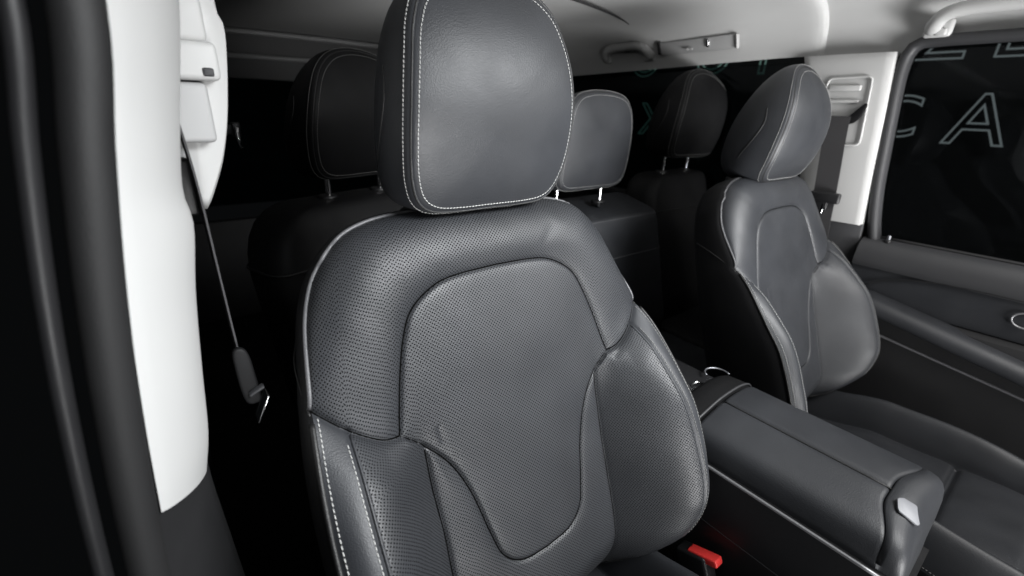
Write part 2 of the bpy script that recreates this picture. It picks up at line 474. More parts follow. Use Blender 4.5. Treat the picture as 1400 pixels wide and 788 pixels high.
def inside(a, v, poly):
    c = np.zeros(a.shape, bool); n = len(poly)
    for i in range(n):
        x1, y1 = poly[i]; x2, y2 = poly[(i + 1) % n]
        if y1 == y2: continue
        c ^= ((y1 > v) != (y2 > v)) & (a < (x2 - x1) * (v - y1) / (y2 - y1) + x1)
    return c
INSPOLY = np.vstack([insc, [(-1, 0.101), (-1, 0.5205)]])
VS_A = np.array([0, 0.152, 0.181, 0.205, 0.239, 0.267, 0.30]); VS_V = np.array([0.31, 0.32, 0.346, 0.353, 0.379, 0.408, 0.44])

def Wf(u, v):
    u = np.asarray(u, float); v = np.asarray(v, float); a = np.abs(u)
    U = np.interp(v, side_v, side_u); E = np.interp(v, EV[:, 0], EV[:, 1])
    dO = pdist(a, v, OUT[::3])
    k = np.clip(dO / 0.08, 0, 1)
    wu = E + (0.020 - E) * np.sqrt(np.clip(1 - (1 - k) ** 2.3, 0, 1))
    ub = np.interp(v, BOLS[::-1, 1], BOLS[::-1, 0])
    x = np.clip((a - ub) / np.maximum(U - ub, 0.02), 0, 1)
    w0 = 0.010 + 0.008 * np.cos(np.clip(a / 0.15, 0, 1) * math.pi / 2)
    crest = E + 0.014 * sm(0.41 - v, 0.0, 0.16)
    wl = w0 + (crest - w0) * np.sin(math.pi / 2 * np.clip(x / 0.80, 0, 1)) ** 1.25 - 0.016 * sm(0.41 - v, 0.0, 0.16) * np.clip((x - 0.80) / 0.20, 0, 1) ** 2
    vs = np.interp(a, VS_A, VS_V)
    hw = 0.050 + 0.07 * (1 - sm(a, 0.10, 0.20))
    mm = sm((v - vs) / hw, -1, 1)
    w = wl * (1 - mm) + wu * mm
    w = w - 0.05 * np.clip((0.045 - v) / 0.075, 0, 1) ** 2 * (a < 0.2) - 0.05 * np.clip((0.045 - v) / 0.075, 0, 1) ** 2 * (a >= 0.2) * np.clip(1 - (a - 0.2) / 0.06, 0, 1)
    ins = inside(a, v, INSPOLY)
    di = pdist(a, v, insc); dsm = pdist(a, v, SEAM); dbl = pdist(a, v, BOLS); dst = pdist(a, v, STRIP)
    upper = (~ins) & (v > vs)
    # rolled edges of the padded panels: every puff fades to nothing at the seams around its panel
    puff = lambda d, r: 1 - np.exp(-d / r)
    low = (~ins) & (v <= vs)
    w += np.where(upper, 0.012 * puff(di, 0.016) * puff(dsm, 0.010), 0)
    w += np.where(ins, 0.0035 * puff(di, 0.005), 0)
    gus = low & (a < ub)
    w += np.where(gus, 0.0045 * puff(np.minimum(di, dbl), 0.007), 0)
    w += np.where(low & (a >= ub), 0.008 * puff(dbl, 0.012) * puff(dsm, 0.006), 0)
    w -= 0.0016 * np.exp(-(di / 0.0024) ** 2) + 0.0016 * np.exp(-(dsm / 0.0024) ** 2) + 0.0028 * np.exp(-(dst / 0.0026) ** 2)
    w -= np.where(v < 0.335, 0.0016, 0) * np.exp(-(dbl / 0.0024) ** 2) * sm(0.335 - v, 0, 0.01)
    # soft hand-made unevenness and a few crease folds
    w += 0.0004 * np.sin(u * 41 + 1.3) * np.sin(v * 37 + 0.4) + 0.00012 * np.sin(u * 113 + v * 90)
    def crease(p, q, A, s):
        p = np.array(p); q = np.array(q)
        d = pdist(u, v, np.array([p, q])); return -A * np.exp(-(d / s) ** 2)
    w += crease((0.085, 0.538), (0.105, 0.56), 0.0007, 0.008)
    w += crease((0.0, 0.140), (0.02, 0.155), 0.0008, 0.016) + crease((0.035, 0.150), (0.045, 0.158), 0.0006, 0.009)
    w += crease((-0.10, 0.215), (0.05, 0.205), 0.0003, 0.012)
    w += crease((0.186, 0.335), (0.20, 0.345), 0.0014, 0.004) + crease((-0.13, 0.335), (-0.128, 0.318), 0.0014, 0.004)
    return w

NS, NT = 341, 381
def coons():
    Bc = np.vstack([np.array(mirror(cr(BOT, 90)))[::-1], cr(BOT, 90)[1:]]); Bc = cr(Bc[::6].tolist() + [Bc[-1].tolist()], NS)
    Tc = np.vstack([np.array(mirror(cr(TOP, 90)))[::1], cr(TOP, 90)[::-1][1:]]); Tc = cr(Tc[::6].tolist() + [Tc[-1].tolist()], NS)
    Rc = cr(SIDE, NT); Lc = np.array(mirror(Rc))
    s = np.linspace(0, 1, NS)[None, :, None]; t = np.linspace(0, 1, NT)[:, None, None]
    G = (1 - t) * Bc[None] + t * Tc[None] + (1 - s) * Lc[:, None] + s * Rc[:, None]
    G -= (1 - s) * (1 - t) * Bc[0] + s * (1 - t) * Bc[-1] + (1 - s) * t * Tc[0] + s * t * Tc[-1]
    return G
G2 = coons(); GU, GV = G2[..., 0], G2[..., 1]
GW = Wf(GU, GV)
G3 = S(GU, GV, GW)
# flat pattern coordinates: lengths measured over the leather
_du = np.linalg.norm(np.diff(G3, axis=1), axis=2); AU = np.concatenate([np.zeros((NT, 1)), np.cumsum(_du, 1)], 1); AU -= AU[:, NS // 2][:, None]
_dv = np.linalg.norm(np.diff(G3, axis=0), axis=2); AV = np.concatenate([np.zeros((1, NS)), np.cumsum(_dv, 0)], 0); AV -= AV[NT // 2][None]
GN = vnormals(G3)

def surf(path, off=0.0):
    """points and normals on the backrest front for a (u,v) path"""
    p = np.asarray(path, float); e = 0.002
    P = S(p[:, 0], p[:, 1], Wf(p[:, 0], p[:, 1]))
    A = S(p[:, 0] + e, p[:, 1], Wf(p[:, 0] + e, p[:, 1])) - S(p[:, 0] - e, p[:, 1], Wf(p[:, 0] - e, p[:, 1]))
    B = S(p[:, 0], p[:, 1] + e, Wf(p[:, 0], p[:, 1] + e)) - S(p[:, 0], p[:, 1] - e, Wf(p[:, 0], p[:, 1] - e))
    n = np.cross(A, B); n /= np.linalg.norm(n, axis=1)[:, None]
    return P + n * off, n

def submesh(name, mask_f, mat, parent):
    """part of the backrest surface chosen by a per-quad mask"""
    idx = np.arange(NS * NT).reshape(NT, NS)
    q = np.stack([idx[:-1, :-1], idx[:-1, 1:], idx[1:, 1:], idx[1:, :-1]], -1)[mask_f]
    used, inv = np.unique(q, return_inverse=True)
    return mesh(name, G3.reshape(-1, 3)[used], inv.reshape(q.shape), mat, parent, True,
                np.stack([AU.ravel(), AV.ravel()], 1)[used], GN.reshape(-1, 3)[used])

def offset_path(poly, d):
    """shift a 2D polyline sideways"""
    t = np.gradient(poly, axis=0); t /= np.linalg.norm(t, axis=1)[:, None] + 1e-12
    return poly + np.stack([-t[:, 1], t[:, 0]], 1) * d

# ---- headrest ------------------------------------------------------
HALF = [(0, -0.008, 0.0), (0.055, -0.008, 0.0), (0.088, -0.004, 0.001), (0.107, 0.010, 0.003), (0.1165, 0.038, 0.008), (0.1195, 0.075, 0.013),
        (0.1185, 0.12, 0.014), (0.1135, 0.162, 0.007), (0.105, 0.198, -0.006), (0.088, 0.228, -0.018), (0.052, 0.249, -0.027), (0, 0.256, -0.030)]
HALF_ROUND = [(0, -0.008, 0.0), (0.055, -0.008, 0.0), (0.088, -0.003, 0.003), (0.106, 0.014, 0.008), (0.116, 0.045, 0.016), (0.119, 0.085, 0.021), (0.115, 0.125, 0.021),
              (0.104, 0.165, 0.013), (0.086, 0.198, -0.002), (0.060, 0.222, -0.018), (0.032, 0.234, -0.027), (0, 0.238, -0.031)]
def headrest(parent, base, tilt, half=HALF, sc=(1, 1, 1), mats=None, thread=None, posts=True, post_u=0.072, post_len=0.10, depth=0.163, crease=True, double=True, bulge=0.022, name='headrest'):
    lea = mats or M_LEA; thread = thread or M_THREAD
    hp = [(p[0] * sc[0], p[1] * sc[1], p[2] * sc[2]) for p in half]
    loop = cr(hp + [(-p[0], p[1], p[2]) for p in hp[-2:0:-1]], 144, closed=True)
    qc = 0.11 * sc[1]; qb = 0.09 * sc[1]; dep = depth * sc[2]
    b = np.array(base, float)
    def Hm(p):
        p = np.asarray(p, float); u, q, w = p[..., 0], p[..., 1], p[..., 2]
        return np.stack([u, math.sin(tilt) * q - math.cos(tilt) * w, math.cos(tilt) * q + math.sin(tilt) * w], -1) + b
    root = bpy.data.objects.new(name, None); COL.objects.link(root); root.parent = parent
    def face_ring(r):
        p = np.empty_like(loop)
        p[:, 0] = loop[:, 0] * r; p[:, 1] = qc + (loop[:, 1] - qc) * r
        bl = bulge * sc[2] * max(0, 1 - r ** 2.2) ** 0.9
        p[:, 2] = loop[:, 2] * r ** 2 + 0.006 * (1 - r ** 2) + bl - 0.0022 * math.exp(-(1 - r) * 115 / 2.0)
        return p
    rs = np.concatenate([1 - np.array([0, 0.006, 0.013, 0.022, 0.034, 0.05, 0.07, 0.095, 0.125, 0.16, 0.2]), np.linspace(0.75, 0.0, 16)])
    rs[-1] = 0.004
    fr = [face_ring(r) for r in rs]
    o = loft('face_panel', [Hm(r) for r in fr], lea, root, True, False, flip=True)
    bmf = o.data; 
    def body_ring(t):
        p = np.empty_like(loop)
        su = (1 - t ** 3.2) ** (1 / 2.4) * (1 + 0.075 * math.sin(math.pi * min(t / 0.8, 1)))
        up = loop[:, 1] > qb
        fq = np.where(up, math.sqrt(max(0, 1 - t ** 2.0)) * (1 + 0.05 * math.sin(math.pi * min(t / 0.8, 1))), (1 - t ** 3.0) ** (1 / 2.2))
        g = 0.0035 * (1 - math.exp(-t * dep * 1000 / 2.5)) - 0.0005
        p[:, 0] = loop[:, 0] * su * (1 + g / 0.11); p[:, 1] = qb + (loop[:, 1] - qb) * fq * (1 + g / 0.11)
        p[:, 1] -= 0.032 * sc[1] * t ** 1.4
        p[:, 2] = loop[:, 2] * (1 - t) - dep * t - 0.0006
        return p
    ts = np.concatenate([[0, 0.008, 0.018, 0.03, 0.045, 0.065, 0.09], np.linspace(0.13, 0.9, 14), [0.94, 0.97, 0.99, 0.999]])
    br = [body_ring(t) for t in ts]
    loft('side_band', [Hm(r) for r in br], lea, root, True, True)
    tube('seam_piping', Hm(body_ring(0.004) * 0.6 + face_ring(0.998) * 0.4), 0.0013, M_PIPED, root, 6, True)
    # stitch rows either side of the seam
    cl = lambda P: np.vstack([P, P[:1]])
    fa, fb = Hm(face_ring(0.945)), Hm(face_ring(0.93))
    nf = np.cross(np.roll(fa, -1, 0) - np.roll(fa, 1, 0), fb - fa); nf /= np.linalg.norm(nf, axis=1)[:, None]
    if (nf[:, 1].mean() > 0): nf = -nf
    stitches('stitching', cl(fa), cl(nf), thread, root, 0.0047, 0.0038, 0.00056)
    if double:
        ba, bb = Hm(body_ring(0.055)), Hm(body_ring(0.075))
        nb = np.cross(np.roll(ba, -1, 0) - np.roll(ba, 1, 0), bb - ba); nb /= np.linalg.norm(nb, axis=1)[:, None]
        cen = Hm(np.array([[0, qb, -dep / 2]]))[0]
        nb *= np.sign(((ba - cen) * nb).sum(1))[:, None]
        stitches('stitching', cl(ba), cl(nb), thread, root, 0.0047, 0.0038, 0.00054)
    if crease:
        for s in (-1, 1):
            pts = []
            for t, q in ((0.30, 0.150), (0.27, 0.130), (0.28, 0.110), (0.33, 0.085), (0.40, 0.060), (0.46, 0.035)):
                rg = body_ring(t); c = np.argmin(np.abs(rg[:, 1] - q * sc[1]) + (np.sign(rg[:, 0]) != s) * 9)
                pts.append(rg[c] + np.array([s * 0.0002, 0, 0]))
            tube('crease_shade_line', Hm(cr(pts, 40)), 0.0011, M_PIPED, root, 6)  # thin black tube paints the shade of a soft crease
    if posts:
        for s in (-1, 1):
            pw = -0.055 * sc[2]
            a = Hm(np.array([s * post_u, 0.03, pw])); e = a + np.array([0, 0.02, -1.0]) * (post_len + 0.03)
            tube('post', np.linspace(a, e, 6), 0.0062, M_CHROME, root, 14)
    return root, Hm

def build_front_seat(name, x, label):
    T = thing(name, (x, 0, 0), label, 'car seat', 'front seats')
    # --- backrest front panels
    cu = (GU[:-1, :-1] + GU[1:, 1:]) / 2; cv = (GV[:-1, :-1] + GV[1:, 1:]) / 2; ca = np.abs(cu)
    ins = inside(ca, cv, INSPOLY); vs = np.interp(ca, VS_A, VS_V); ub = np.interp(cv, BOLS[::-1, 1], BOLS[::-1, 0])
    us = np.interp(cv, STRIP[::-1, 1], STRIP[::-1, 0])
    upper = (~ins) & (cv > vs)
    low = (~ins) & ~upper
    back = bpy.data.objects.new('backrest', None); COL.objects.link(back); back.parent = T
    submesh('upper_panel', upper, M_PERF, back)
    submesh('centre_insert', ins, M_PERF, back)
    for s in (-1, 1):
        sd = np.sign(cu) == s
        submesh('side_bolster', low & sd & (ca >= ub) & (ca < us), M_PERF, back)
        submesh('trim_strip', low & sd & (ca >= us), M_LEA, back)
    submesh('lumbar_panel', low & (ca < ub), M_PERF, back)
    # --- wrapped sides and back shell
    bi = [(0, j) for j in range(NS)] + [(i, NS - 1) for i in range(1, NT)] + [(NT - 1, j) for j in range(NS - 2, -1, -1)] + [(i, 0) for i in range(NT - 2, 0, -1)]
    bi = bi[::3]
    Lu = np.array([GU[i, j] for i, j in bi]); Lv = np.array([GV[i, j] for i, j in bi]); Lw = np.array([GW[i, j] for i, j in bi])
    P2 = np.stack([Lu, Lv], 1); tt = np.roll(P2, -2, 0) - np.roll(P2, 2, 0); tt /= np.linalg.norm(tt, axis=1)[:, None]
    on = np.stack([tt[:, 1], -tt[:, 0]], 1)
    WB = -0.092
    rings = []
    for f, o in ((0, 0), (0.02, 0.002), (0.06, 0.0045), (0.15, 0.006), (0.35, 0.005), (0.6, 0.002), (0.8, -0.004), (0.92, -0.014), (0.98, -0.026), (1.0, -0.045)):
        ww = Lw + (WB - Lw) * f
        rings.append(S(Lu + on[:, 0] * o, Lv + on[:, 1] * o, ww))
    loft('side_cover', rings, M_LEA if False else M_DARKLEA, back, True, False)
    cen = S(0, 0.3, WB - 0.006)
    V = np.vstack([rings[-1], cen[None]]); n = len(Lu)
    mesh('back_shell', V, [(i, (i + 1) % n, n) for i in range(n)], M_BLACK, back)
    # --- piping
    joint = 0.408
    sel = [i for i in range(len(OUT)) if OUT[i, 1] > joint]
    half = OUT[sel]; full = np.vstack([half, np.array(mirror(half))[::-1][1:]])
    full = cr(full[::4].tolist() + [full[-1].tolist()], 180)
    pw = Wf(full[:, 0], full[:, 1])
    tube('piping', S(full[:, 0] * 1.004, full[:, 1] + 0.0015, pw - 0.002), 0.0026, M_PIPE, back, 8)
    sel = [i for i in range(len(OUT)) if OUT[i, 1] < joint and OUT[i, 0] > 0.14]
    for s in (-1, 1):
        h = cr(OUT[sel][::4], 120) * np.array([s, 1])
        tube('lower_piping', S(h[:, 0] * 1.006, h[:, 1], Wf(h[:, 0], h[:, 1]) - 0.001), 0.0028, M_PIPED, back, 8)
        # stitching on the strips
        st = STRIP[2:70] * np.array([s, 1])
        p, nn = surf(offset_path(st, 0.0050 if s > 0 else -0.0050)); stitches('stitching', p, nn, M_THREAD if s < 0 else M_THREAD2, back, 0.0056, 0.0045, 0.00062)
        sel2 = [i for i in range(len(OUT)) if OUT[i, 1] < 0.402 and OUT[i, 1] > 0.10 and OUT[i, 0] > 0.2]
        h2 = cr(OUT[sel2][::4], 120); h2 = h2 - np.array([0.0045, 0]); h2 = h2 * np.array([s, 1])
        p, nn = surf(h2); stitches('stitching', p, nn, M_THREAD if s < 0 else M_THREAD2, back, 0.0056, 0.0045, 0.00062)
        # raised welt beside the strip seam
        p, nn = surf(offset_path(STRIP[1:72] * np.array([s, 1]), -0.0018 if s > 0 else 0.0018), 0.0002); tube('strip_welt', p, 0.0017, M_LEA, back, 6)
        # diagonal seam on the side cover
        dg = []
        for f, v in ((0.0, 0.404), (0.25, 0.43), (0.5, 0.455), (0.8, 0.475)):
            uu = np.interp(v, side_v, side_u) + 0.0062 * math.sin(math.pi * min(f + 0.1, 1)); e = float(Wf(np.array([uu - 0.004]), np.array([v]))[0])
            dg.append(S(s * (uu - (0.004 if f > 0.7 else 0)), v, e + (WB - e) * f))
        tube('side_seam', cr(dg, 30), 0.0012, M_PIPED, back, 6)
        for nm, ln in (('seam_line', SEAM), ('seam_line', BOLS[1:])):
            p, nn = surf(ln * np.array([s, 1]), 0.0005); tube(nm, p, 0.0012, M_SEAM, back, 6)
    full_i = np.vstack([insc, insc[::-1][1:-1] * np.array([-1, 1])])
    p, nn = surf(full_i, 0.0005); tube('seam_line', p, 0.0012, M_SEAM, back, 6, True)
    # --- headrest
    hr, Hm = headrest(T, (0, 0.1782, 0.9780), -0.072)
    for s in (-1, 1):
        c = S(s * 0.072, 0.612, -0.052)
        V, F = tube_vf(np.array([c + np.array([0, 0, -0.012]), c + np.array([0, 0, 0.003]), c + np.array([0, 0, 0.006])]), np.array([0.019, 0.019, 0.015]), 24)
        mesh('post_bezel', V, F, M_BLACK, hr)
    # --- cushion
    build_cushion(T)
    return T

CU_U = 0.254
def Cz(u, y):
    a = np.abs(u)
    z = 0.332 + 0.012 * sm(-y, 0.15, 0.42) - 0.035 * sm(y, -0.16, 0.0)
    x = np.clip((a - 0.165) / (CU_U - 0.165), 0, 1)
    z = z + 0.074 * np.sin(math.pi / 2 * np.clip(x / 0.55, 0, 1)) ** 1.2 - 0.085 * np.clip((x - 0.5) / 0.5, 0, 1) ** 2
    z = z - 0.10 * np.clip((-y - 0.43) / 0.07, 0, 1) ** 2 - 0.030 * sm(-y, 0.25, 0.48) * sm(a, 0.165, 0.22)
    dg = np.abs(a - 0.165); z = z - 0.008 * np.exp(-(dg / 0.0045) ** 2) * (y > -0.5)
    dc = np.abs(y + 0.31 + 0.03 * (a / 0.165) ** 2 * 0); z = z - 0.010 * np.exp(-(dc / 0.006) ** 2) * (a < 0.165)
    z = z + 0.008 * (1 - np.exp(-dg / 0.02)) + 0.004 * (1 - np.exp(-dc / 0.02)) * (a < 0.165)
    return z + 0.0006 * np.sin(u * 70) * np.sin(y * 50)

def build_cushion(T):
    c = bpy.data.objects.new('cushion', None); COL.objects.link(c); c.parent = T
    us = np.linspace(-CU_U, CU_U, 150); ys = np.linspace(0.12, -0.50, 150)
    U, Y = np.meshgrid(us, ys); Zc = Cz(U, Y)
    Uw = U * (1 - 0.06 * sm(-Y, 0.38, 0.50))
    G = np.stack([Uw, Y, Zc], -1); Nn = -vnormals(G); Nn *= np.sign(Nn[..., 2:3].mean())
    idx = np.arange(U.size).reshape(U.shape)
    q = np.stack([idx[:-1, :-1], idx[1:, :-1], idx[1:, 1:], idx[:-1, 1:]], -1)
    mu = np.abs((U[:-1, :-1] + U[1:, 1:]) / 2); my = (Y[:-1, :-1] + Y[1:, 1:]) / 2; su = np.sign((U[:-1, :-1] + U[1:, 1:]))
    for nm, mk in (('seat_panel', (mu < 0.165) & (my > -0.31)), ('thigh_panel', (mu < 0.165) & (my <= -0.31)), ('cushion_bolster', (mu >= 0.165) & (su > 0)), ('cushion_bolster', (mu >= 0.165) & (su < 0))):
        qq = q[mk]; used, inv = np.unique(qq, return_inverse=True)
        mesh(nm, G.reshape(-1, 3)[used], inv.reshape(qq.shape), M_LEA, c, True, np.stack([U.ravel(), Y.ravel()], 1)[used], Nn.reshape(-1, 3)[used])
    bl = np.vstack([G[:, 0], G[-1, 1:], G[::-1, -1][1:]])
    r2 = bl + np.array([0, 0, -0.012]); r2[:, 0] *= 1.012
    r3 = bl.copy(); r3[:, 2] = 0.27; r3[:, 0] *= 0.985
    r4 = bl.copy(); r4[:, 2] = 0.20; r4[:, 0] *= 0.95
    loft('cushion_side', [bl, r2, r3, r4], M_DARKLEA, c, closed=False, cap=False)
    for s in (-1, 1):
        p = np.array([(s * 0.2525, y, 0) for y in np.linspace(0.05, -0.44, 80)]); p[:, 2] = Cz(p[:, 0], p[:, 1]); p[:, 0] *= (1 - 0.06 * sm(-p[:, 1], 0.38, 0.5))
        stitches('stitching', p, np.tile([s * 0.5, 0, 0.85], (80, 1)), M_THREAD2, c, 0.0055, 0.0036, 0.0007)
    box('seat_base', (0, -0.16, 0.12), (0.44, 0.5, 0.22), M_BLACK, T, 0.02)

def copy_tree(o, parent=None, swap=None):
    c = o.copy(); COL.objects.link(c); c.parent = parent
    if swap and c.type == 'MESH' and c.data.materials and c.data.materials[0] in swap:
        mat = swap[c.data.materials[0]]
        c.material_slots[0].link = 'OBJECT'; c.material_slots[0].material = mat
    for ch in list(o.children):
        if ch is not c: copy_tree(ch, c, swap)
    return c

seat_near = build_front_seat('front_seat', -SEAT_X, 'near front seat in perforated charcoal leather filling the middle of the picture')
seat_far = copy_tree(seat_near, None, {M_PERF: M_LEA, M_THREAD: M_THREAD3, M_PIPE: M_PIPE2})
fh = [c for c in seat_far.children if c.name.startswith('headrest')][0]      # this headrest is set lower and tipped forward
for ch in list(fh.children):
    if not ch.name.startswith('post_bezel'): bpy.data.objects.remove(ch)
nh, _ = headrest(seat_far, (0, 0.184, 0.966), -0.125, HALF_ROUND, (1.05, 1.02, 1.0), M_LEA, M_THREAD3, depth=0.142, bulge=0.038)
for ch in list(fh.children): ch.parent = nh
bpy.data.objects.remove(fh)
seat_far.location = (SEAT_X - 0.004, -0.001, -0.008); seat_far.scale.x = 0.95
tag(seat_far, 'far front seat in smooth charcoal leather beside the far door, headrest tilted forward')

# ================================================================== REAR SEATS
def rear_seat(x, y, ztop, halfw, hx, hsc, label, tilt=0.25, mats=M_LEA, thread=M_THREAD2, post_u=0.072, double=True, hz=None, depth=0.135, crease=True, square=False, thread_h=None):
    T = thing('rear_seat', (x, y, 0), label, 'car seat', 'rear seats')
    # backrest: rounded slab, flat top, leaning back
    H = ztop - 0.40; rings = []
    sec = rrect(2 * halfw, 0.13, 0.035, 8)
    for f, sx, sy in (((0, 0.95, 0.9), (0.2, 1, 1), (0.6, 1.0, 1.0), (0.84, 1.0, 1.0), (0.93, 1, 1), (0.975, 0.99, 0.97), (0.995, 0.975, 0.90), (1.0, 0.96, 0.82)) if square else
                      ((0, 0.95, 0.9), (0.2, 1, 1), (0.6, 1, 1), (0.74, 1, 1), (0.82, 0.975, 0.99), (0.88, 0.93, 0.97), (0.93, 0.86, 0.94), (0.965, 0.77, 0.88), (0.985, 0.68, 0.80), (0.996, 0.58, 0.66), (1.0, 0.46, 0.5))):
        z = 0.40 + H * f; dip = 0.035 if square else 0.0
        rings.append(np.array([(p[0] * sx, p[1] * sy * (1.35 if square else 1) + math.sin(tilt) * (z - ztop), z - dip * f * (0.5 - p[1] / 0.13)) for p in sec]))
    bk = loft('backrest', rings, mats, T, True, True)
    fb = [(-halfw * 0.985, -0.0), (halfw * 0.985, -0.0)]
    zb = ztop - 0.115
    kq = 1.35 if square else 1; dq = 0.035 if square else 0.0
    loop = np.array([(p[0] * 1.003, p[1] * 1.01 * kq + math.sin(tilt) * (zb - ztop), zb - dq * (0.5 - p[1] / 0.13)) for p in sec])
    tube('seam_piping', loop, 0.0022, M_PIPE if mats is M_LEA else M_PIPED, bk, 6, True)
    zt = ztop - 0.008
    loop = np.array([(p[0] * 0.985, p[1] * 0.95 * kq, zt - dq * (0.5 - p[1] / 0.13)) for p in sec])
    if square: tube('top_piping', loop, 0.0022, M_PIPE, bk, 6, True)
    cs_ = rrect(2 * halfw, 0.48, 0.06, 8)
    rings = [np.array([(p[0] * s, p[1] * s - 0.36, z) for p in cs_]) for z, s in ((0.24, 0.95), (0.27, 1), (0.38, 1), (0.405, 0.98), (0.415, 0.9))]
    loft('cushion', rings, mats, T, True, True)
    box('seat_base', (0, -0.3, 0.12), (halfw * 1.6, 0.4, 0.24), M_BLACK, T, 0.02)
    hz = hz if hz else ztop + 0.05
    half = HALF_ROUND if not square else [(0, -0.004, 0), (0.07, -0.004, 0), (0.102, 0.002, 0), (0.116, 0.018, 0.002), (0.119, 0.05, 0.006), (0.116, 0.10, 0.009), (0.111, 0.145, 0.007), (0.100, 0.180, 0.002), (0.078, 0.202, -0.004), (0.04, 0.211, -0.008), (0, 0.213, -0.008)]
    hr, Hm = headrest(T, (hx, -0.06, hz), -0.08, half, hsc, mats, thread_h or thread, True, post_u, hz - ztop + 0.02, depth, crease, double, bulge=0.016 if square else 0.022)
    for s in (-1, 1):
        a = Hm(np.array([s * post_u, 0.0, -0.055 * hsc[2]])); c = np.array([a[0], a[1] + 0.004 + 0.02 * (hz - ztop), ztop])
        V, F = tube_vf(np.array([c + np.array([0, 0, -0.006]), c + np.array([0, 0, 0.003]), c + np.array([0, 0, 0.005])]), np.array([0.021, 0.021, 0.017]), 24)
        mesh('post_bezel', V, F, M_BLACK, hr)
    return T

rear_seat(0.175, 0.62, 0.840, 0.31, 0.0, (1.10, 1.14, 0.85), 'rear bench seat with framed headrest seen between the two front seats', square=True, post_u=0.090, hz=0.897, double=True, crease=False, thread_h=M_THREAD3)
rear_seat(0.725, 0.665, 0.90, 0.24, 0.0, (1.32, 1.10, 1.1), 'rear seat, cabin shade painted into its leather, beside the far rear window, behind the far front headrest', mats=M_DARKLEA, hz=0.965, thread=M_THREAD2)
rl = rear_seat(-0.43, 0.74, 0.90, 0.26, 0.0, (1.24, 0.98, 1.0), 'rear seat with its shadow painted into the leather, directly behind the near front seat', mats=M_DARKLEA, hz=0.955, thread=M_THREAD2)
rl.rotation_euler.z = 0.34
hk = thing('glint_piece', (-0.630, 0.84, 1.014), 'tiny chrome piece added for a glint in the shadow beside the near white pillar', 'chrome piece')  # unidentified bright spot: chrome piece added only for its glint
tube('glint_bar', cr([(0, 0, 0.022), (-0.002, -0.006, 0.012), (-0.001, -0.010, -0.004), (0.003, -0.008, -0.018)], 16), 0.004, M_CHROME, hk, 10)
box('glint_base', (0.0, 0.012, 0.018), (0.016, 0.014, 0.03), M_BLACK, hk, 0.003)
box('glint_arm', (-0.08, 0.018, 0.018), (0.16, 0.012, 0.02), M_BLACKM, hk, 0.002)

# ================================================================== CENTRE CONSOLE
con = thing('centre_console', (0, 0, 0), 'black centre console with padded leather armrest lid between the front seats', 'console')
LIDP = cr([(-0.127, 0.534), (-0.1265, 0.556), (-0.119, 0.574), (-0.102, 0.586), (-0.070, 0.594), (-0.030, 0.601), (0.02, 0.602), (0.06, 0.597), (0.088, 0.585), (0.101, 0.566), (0.104, 0.540)], 72)
def lid_half(name, lo, hi, par):
    prof = LIDP[lo:hi]; rings = []
    cx = prof[:, 0].mean()
    y0, y1 = -0.004, -0.262
    edge = np.minimum(np.arange(len(prof)), np.arange(len(prof))[::-1])
    inset = 0.0050 * np.exp(-edge / 0.8)
    for y, d in ((y0, 0.008), (y0 - 0.0015, 0.0035), (y0 - 0.004, 0.001), (y0 - 0.008, 0), (-0.06, 0), (-0.12, 0), (-0.18, 0), (-0.235, 0), (y1 + 0.007, 0), (y1 + 0.003, 0.0008), (y1 + 0.001, 0.003), (y1, 0.008)):
        fy = np.full(len(prof), y)
        if y < -0.1:      # front edge swings forward on both flanks
            fy = fy - np.where(prof[:, 0] < 0, 0.024, 0.018) * sm(np.abs(prof[:, 0] + 0.03), 0.02, 0.1) * (-y - 0.1) / 0.162
        rings.append(np.stack([prof[:, 0], fy, prof[:, 1] - d - inset], 1))
    return loft(name, rings, M_LEA, par, closed=False, cap=False)
lid = bpy.data.objects.new('armrest_lid', None); COL.objects.link(lid); lid.parent = con
si = int(np.argmin(np.abs(LIDP[:, 0] + 0.028)))
for a_, b_ in ((0, si + 1), (si, 72)):
    sharp(lid_half('lid_panel', a_, b_, lid), 60)
tube('seam_line', np.array([(LIDP[si, 0], y, LIDP[si, 1] - 0.0036) for y in np.linspace(-0.008, -0.262, 10)]), 0.0016, M_PIPED, lid, 6)
core = np.vstack([LIDP + np.array([0, -0.012]), [(0.10, 0.53), (-0.12, 0.53)]])
profile_along_y('lid_core', core * np.array([0.99, 1]), 0.0, -0.262, M_BLACK, lid)
# rear hinge cover, the same section raised a little
hp_ = np.vstack([LIDP * np.array([1.01, 1]) + np.array([0, 0.001]), [(0.106, 0.50), (-0.128, 0.50)]])
rings = []
for y, d in ((0.0, 0.004), (0.003, 0.0), (0.02, 0.0), (0.042, 0.002), (0.052, 0.008), (0.056, 0.020)):
    rings.append(np.stack([hp_[:, 0], np.full(len(hp_), y), np.maximum(hp_[:, 1] - d, 0.50)], 1))
sharp(loft('hinge_cover', rings, M_DARKLEA, con, True, True), 50)
hpath = np.stack([LIDP[:, 0] * 1.01, np.full(72, 0.0005), LIDP[:, 1] + 0.0005], 1)
tube('hinge_edge', hpath, 0.0024, M_DGREY, con, 8)
# body below
body = [(-0.137, 0.0), (-0.137, 0.50), (-0.135, 0.532), (-0.128, 0.536), (0.106, 0.536), (0.114, 0.530), (0.116, 0.50), (0.116, 0.0)]
profile_along_y('console_body', body, 0.22, -0.30, M_BLACK, con)
tube('metal_strip', np.array([(-0.1365, y, 0.536) for y in np.linspace(0.02, -0.30, 12)]), 0.0028, M_STRIP, con, 8)
tube('side_seam', np.array([(-0.1372, y, 0.425 ) for y in np.linspace(0.2, -0.30, 12)]), 0.0009, M_DGREY, con, 6)
